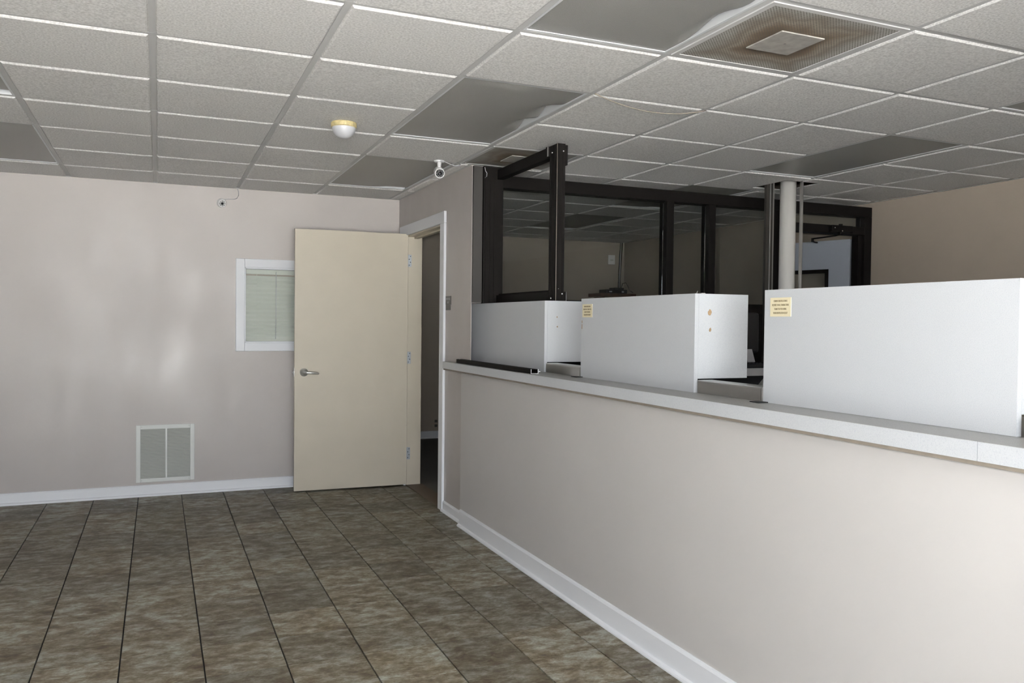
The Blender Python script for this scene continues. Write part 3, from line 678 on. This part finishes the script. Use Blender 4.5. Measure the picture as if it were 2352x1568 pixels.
# ------------------------------------------------------------------ dark bronze frame left on the first screen
bf = thing('bronze_frame', 'open dark bronze aluminium frame standing on the first teller screen', 'frame')
PX0, PX1, PY0, PY1 = 2.690, 2.740, .856, .958
def ribbed_post(name, x0, x1, y0, y1, z0, z1, parent):
    bm = bmesh.new(); box(bm, x0, x1, y0, y1, z0, z1); t = link(name, bm, 'bronze', parent, bevel=.002)
    return t
po = ribbed_post('post', PX0, PX1, PY0, PY1, ZP+.001, 2.378, bf)
bm = bmesh.new()
for y in (PY0+.012, PY0+.030, PY0+.072, PY0+.088): box(bm, PX0-.002, PX0, y, y+.004, ZP+.002, 2.377)
for x in (PX0+.010, PX0+.034): box(bm, x, x+.004, PY0-.002, PY0, ZP+.002, 2.377)
link('post_rib', bm, 'bronze', po)
bm = bmesh.new(); box(bm, PX0-.0026, PX0-.0002, PY0-.001, PY0+.0022, ZP+.002, 2.377); link('bright_edge', bm, mat('pale_bronze_edge', (.30, .26, .23), .3, .8), po)  # paler metal strip along the post corner
bm = bmesh.new()
for p, ax in (((PX0-.003, PY0+.066, 2.335), 'X'), ((PX0-.003, PY0+.060, 1.508), 'X'), ((PX0+.036, PY0-.003, 2.335), 'Y'), ((PX0+.038, PY0-.003, 1.532), 'Y'), ((PX0+.014, PY0-.0025, 1.560), 'y')):
    r = .0052 if ax != 'y' else .0028
    d = Vector((-1, 0, 0)) if ax == 'X' else Vector((0, -1, 0)); T = Matrix.Translation(p) @ d.to_track_quat('Z', 'Y').to_matrix().to_4x4()
    bm = bmesh.new(); lathe(bm, [(r, -.001), (r*.8, .0018), (r*.4, .0028), (0, .003)], 12, T); link('screw_head', bm, 'screw', po, smooth=True)
bx('top_rail', 'bronze', bf, PX0, PX0+.048, PY1+.001, 1.752, 2.312, 2.376, bevel=.002)
bx('bottom_rail', 'bronze', bf, PX0, PX0+.048, PY1+.001, 1.752, ZP+.001, 1.546, bevel=.002)
bx('glazing_bead', 'bronze', bf, PX0+.018, PX0+.030, PY1+.001, 1.752, 1.547, 1.556)
wp = bx('wall_post', 'bronze', bf, 2.596, 2.735, 1.754, 1.792, ZP+.001, H-.012, bevel=.002)
bm = bmesh.new()
for x in (2.606, 2.640, 2.668): box(bm, x, x+.005, 1.750, 1.7535, ZP+.002, 2.31)
link('post_rib', bm, 'bronze', wp)
bx('wall_jamb', mat('grey_bronze_flange', (.028, .026, .024), .55), bf, XW+.002, 2.594, 1.772, 1.793, ZP+.0045, H-.012)
for nm, d in (('channel_stub', (PX1+.001, PX1+.016, PY0+.004, PY0+.05, 2.26, 2.372)), ('channel_stub', (PX1+.001, PX1+.014, PY0+.004, PY0+.05, ZP+.001, 1.545)), ('channel_stub', (PX0-.016, PX0-.003, PY1-.012, PY1+.02, 2.318, 2.374)), ('channel_stub', (PX0-.016, PX0-.003, PY1-.012, PY1+.02, ZP+.001, 1.53))):
    bx(nm, 'bronze', bf, *d)
bm = bmesh.new(); box(bm, PX0-.0165, PX0-.015, PY1-.013, PY1+.0, 2.318, 2.374); link('cut_end', bm, 'alu', bf); bm = bmesh.new(); box(bm, PX1+.0165, PX1+.0175, PY0+.003, PY0+.006, ZP+.001, 1.545); link('cut_end', bm, 'alu', bf)
bm = bmesh.new(); tube(bm, [(2.600, 1.752, 2.385), (2.603, 1.745, 2.36), (2.612, 1.742, 2.345), (2.610, 1.742, 2.325), (2.600, 1.748, 2.315)], .0022, 6); link('caulk_curl', bm, 'whiteplastic', bf, smooth=True)
rebase(bf, (PX0, PY0, ZP))

# ------------------------------------------------------------------ glazed partition of the rear office
gp = thing('glazed_partition', 'black framed glass partition across the rear office', 'partition')
Y0, Y1, YM = 1.88, 1.98, 1.93
ZH0, ZH1, ZS0, ZS1 = 2.283, 2.366, 1.455, 1.530
def mull(x0, x1, z0=.003, z1=ZH0-.001):
    o = bx('mullion', 'bronze', gp, x0, x1, Y0, Y1, z0, z1, bevel=.002); return o
MX = [(XW2+.002, 2.732), (4.108, 4.170), (4.490, 4.550), (5.098, 5.178), (6.070, 6.148)]
for a, b in MX: mull(a, b)
bx('head_rail', 'bronze', gp, XW2+.002, 6.148, Y0, Y1, ZH0, ZH1, bevel=.002)
for (a, b) in ((MX[0][1], MX[1][0]), (MX[1][1], MX[2][0]), (MX[2][1], MX[3][0])):
    bx('sill_rail', 'bronze', gp, a+.001, b-.001, Y0, Y1, ZS0, ZS1, bevel=.002)
    bx('lower_panel', 'bronze', gp, a+.001, b-.001, YM-.012, YM+.012, .006, ZS0-.001)
    bx('pane', 'glass', gp, a+.001, b-.001, YM-.003, YM+.003, ZS1+.001, ZH0-.001)
bx('transom_rail', 'bronze', gp, MX[3][1]+.001, MX[4][0]-.001, Y0, Y1, 2.130, 2.197, bevel=.002)
bx('pane', 'glass', gp, MX[3][1]+.001, MX[4][0]-.001, YM-.003, YM+.003, 2.198, ZH0-.001)
bx('jamb_stop', 'bronze', gp, MX[4][0]-.040, MX[4][0]-.001, Y0+.03, Y1, .004, 2.129)
rebase(gp, (4.4, YM, 0))
# door leaf of that partition, swung back into the office
lf_h = Vector((6.052, 2.005, 0)); lf_e = Vector((5.80, 2.80, 0)); lv_ = (lf_e-lf_h); LW = lv_.length
od = thing('office_door', 'pale blue-grey door with a dark framed lite, swung open beyond the partition', 'door', loc=tuple(lf_h), rz=math.atan2(lv_.y, lv_.x))
# local x along the leaf, +y side faces the lobby
LT = 2.108
ax0, ax1, az0, az1 = .19, .66, 1.30, 1.86
bm = bmesh.new(); wall_with_hole(bm, 0, LW, -.022, .022, .012, LT, ax0, ax1, az0, az1); bmesh.ops.remove_doubles(bm, verts=bm.verts, dist=1e-5); link('door_leaf', bm, 'bluegrey', od)
bm = bmesh.new(); fw = .03
for d in ((ax0, ax0+fw, az0, az1), (ax1-fw, ax1, az0, az1), (ax0+fw, ax1-fw, az0, az0+fw), (ax0+fw, ax1-fw, az1-fw, az1)): box(bm, d[0], d[1], -.03, .03, d[2], d[3])
link('lite_frame', bm, 'bronze', od); bx('pane', 'glass', od, ax0+fw, ax1-fw, -.003, .003, az0+fw, az1-fw)
dcx = thing('door_closer', 'dark overhead door closer on the partition transom rail', 'door closer', loc=(5.80, Y0, 2.165))
bm = bmesh.new(); box(bm, -.13, .10, -.045, -.001, -.026, .028); link('closer_body', bm, 'bronze', dcx, bevel=.008)
bm = bmesh.new(); tube(bm, [(-.02, -.024, .026), (-.02, -.024, .040)], .016, 14); link('spindle_cap', bm, 'bronze', dcx); bm = bmesh.new(); tube(bm, [(-.02, -.024, -.045), (-.02, -.024, -.026)], .014, 14); link('spindle_cap', bm, 'bronze', dcx)
bm = bmesh.new()
for x, z in ((-.10, .004), (-.02, -.018)): bm = bmesh.new(); lathe(bm, [(.006, 0), (.004, .003), (0, .004)], 10, Matrix.Translation((x, -.0455, z)) @ Matrix.Rotation(PI/2, 4, 'X')); link('screw_head', bm, 'screw', dcx)
bm = bmesh.new(); tube(bm, [(-.02, -.024, -.045), (-.024, .03, -.050), (-.04, .27, -.055)], .006, 8); tube(bm, [(-.04, .27, -.050), (-.04, .27, -.082)], .010, 8); tube(bm, [(-.04, .27, -.076), (.06, .345, -.074), (.120, .385, -.070)], .007, 8); link('closer_arm', bm, 'bronze', dcx)

# white column and conduits
co = thing('round_column', 'round white steel column rising through a hole in the ceiling', 'column', loc=(4.900, 1.488, 0))
bm = bmesh.new(); tube(bm, [(0, 0, .003), (0, 0, H+.40)], .0575, 28); link('shaft', bm, 'column', co, smooth=True)
bm = bmesh.new(); tube(bm, [(0, 0, .004), (0, 0, .05)], .075, 28); link('base_collar', bm, 'column', co, smooth=True)
t = thing('metal_track', 'shiny dark metal tracks running up beside the white column', 'track', loc=(4.83, 1.60, 0))
M['track'] = mat('worn_bronze_track', (.055, .05, .045), .4, .4)
bx('channel', 'track', t, -.044, -.012, -.012, .012, .004, H+.3); bx('bright_strip', 'chrome', t, -.011, -.006, -.016, .008, .004, H+.3); bx('channel', 'track', t, -.005, .016, -.012, .012, .004, H+.3); bx('channel', 'conduit', t, .0165, .030, -.010, .012, .004, H+.3)
bm = bmesh.new(); tube(bm, [(4.934, 1.386, .004), (4.934, 1.386, H+.35)], .0125, 14); o = link('conduit', bm, 'conduit', None, smooth=True, origin=(4.934, 1.386, 0)); tag(o, 'thin grey conduit pipe just right of the white column', 'conduit')

# ------------------------------------------------------------------ rear office bits
sh = thing('wall_shelf', 'brown wooden shelf in the corner of the rear office', 'shelf', loc=(5.85, YN, 1.722))
bx('board', 'wood', sh, -.22, .288, -.32, -.002, -.022, .022, bevel=.002); bx('bracket', 'wood', sh, -.14, -.12, -.25, -.002, -.15, -.023); bx('bracket', 'wood', sh, .2, .22, -.25, -.002, -.15, -.023)
rt = thing('network_box', 'wide black network box on the corner shelf', 'electronics', loc=(5.90, YN-.17, 1.7445))
bm = bmesh.new(); box(bm, -.155, .14, -.10, .10, .001, .050); link('case', bm, 'black', rt, bevel=.006)
bx('label_plate', 'silver_ink', rt, -.12, -.08, -.102, -.1002, .015, .030); bx('label_plate', 'silver_ink', rt, .06, .09, -.102, -.1002, .012, .034)
r2b = thing('network_box', 'small black box stacked on top of the wide network box', 'electronics', loc=(5.95, YN-.17, 1.7950))
bm = bmesh.new(); box(bm, -.075, .06, -.07, .07, .0, .024); link('case', bm, 'black', r2b, bevel=.005); bm = bmesh.new(); tube(bm, [(.05, .05, .022), (.05, .06, .10)], .005, 8); link('antenna', bm, 'black', r2b)
cb = thing('cable_bundle', 'bundle of dark and pale cables hanging down the office corner', 'cable', loc=(6.075, YN-.03, 1.83))
for k, (dx, m_) in enumerate(((-.012, 'black'), (.0, 'cablew'), (.010, 'cable'), (.02, 'black'))):
    bm = bmesh.new(); tube(bm, [(dx+random.uniform(-.006, .006)-.02*(1-z/.58 if z < .58 else 0), -.01-.03*abs(dx), z) for z in (.0, .1, .2, .3, .4, .5, .578)], .0055, 6); link('cable', bm, m_, cb, smooth=True)
lp = bmesh.new(); tube(lp, [(-.06, -.12, -.02), (-.02, -.10, .05), (.03, -.09, .06), (.055, -.10, .02), (.065, -.13, -.04), (.07, -.2, -.066)], .005, 6); link('cable', lp, 'black', cb, smooth=True)
ib = thing('wall_box', 'small pale box on the rear office wall near the corner', 'switch box', loc=(5.955, YN, 2.18))
bx('cover', 'whiteplastic', ib, -.048, .048, -.02, -.001, -.055, .065, bevel=.004); bx('slot', 'vent_slat', ib, -.02, .02, -.022, -.0202, -.01, .01)
ou = thing('wall_outlet', 'grey duplex outlet low on the wall inside the doorway', 'outlet', loc=(3.625, YN, .175))
bx('cover_plate', 'wall_tan', ou, -.05, .05, -.006, -.001, -.065, .065, bevel=.002); bx('socket', 'vent_dark', ou, -.017, .017, -.008, -.0062, .012, .042); bx('socket', 'vent_dark', ou, -.017, .017, -.008, -.0062, -.042, -.012)
# desk and monitor behind the tray gap
dk = thing('rear_desk', 'grey work desk behind the counter, glimpsed between the screens', 'desk', loc=(4.15, 1.5, 0))
bx('desk_top', 'desk', dk, -.75, .60, -.33, .33, 1.022, 1.074, bevel=.002); bx('end_panel', 'desk', dk, -.72, -.69, -.29, .31, .004, 1.021); bx('end_panel', 'desk', dk, .54, .57, -.29, .31, .004, 1.021); bx('back_panel', 'black', dk, -.69, .54, -.20, -.18, .05, 1.021)
mo = thing('monitor', 'black computer monitor behind the counter, between the two nearer screens', 'monitor', loc=(4.485, 1.45, 1.0745), rz=.10)
bm = bmesh.new(); box(bm, -.24, .13, -.03, .03, .09, .385); link('screen_case', bm, 'black', mo, bevel=.024, seg=4)
bx('screen_panel', 'lens_black', mo, -.21, .10, -.0335, -.0305, .125, .355); bx('stand_neck', 'black', mo, -.09, -.02, -.02, .02, .012, .09); bx('stand_foot', 'black', mo, -.17, .06, -.10, .10, .0005, .012, bevel=.003)
kb = thing('keypad', 'black keypad on the rear desk below the monitor', 'keyboard', loc=(4.47, 1.235, 1.0745))
bx('case', 'black', kb, -.16, .13, -.055, .055, .0005, .03, bevel=.006)
bm = bmesh.new()
for a in range(9):
    for b in range(3): box(bm, -.145+a*.03, -.122+a*.03, -.042+b*.03, -.018+b*.03, .0302, .037)
link('keys', bm, 'black', kb)['kind'] = 'stuff'
pp = bx('desk_card', 'desk', None, 4.425, 4.495, 1.315, 1.317, 1.0748, 1.205, origin=(4.455, 1.316, 1.0748)); tag(pp, 'grey card propped on the desk before the monitor', 'card'); pp.rotation_euler = (-.35, 0, .1)
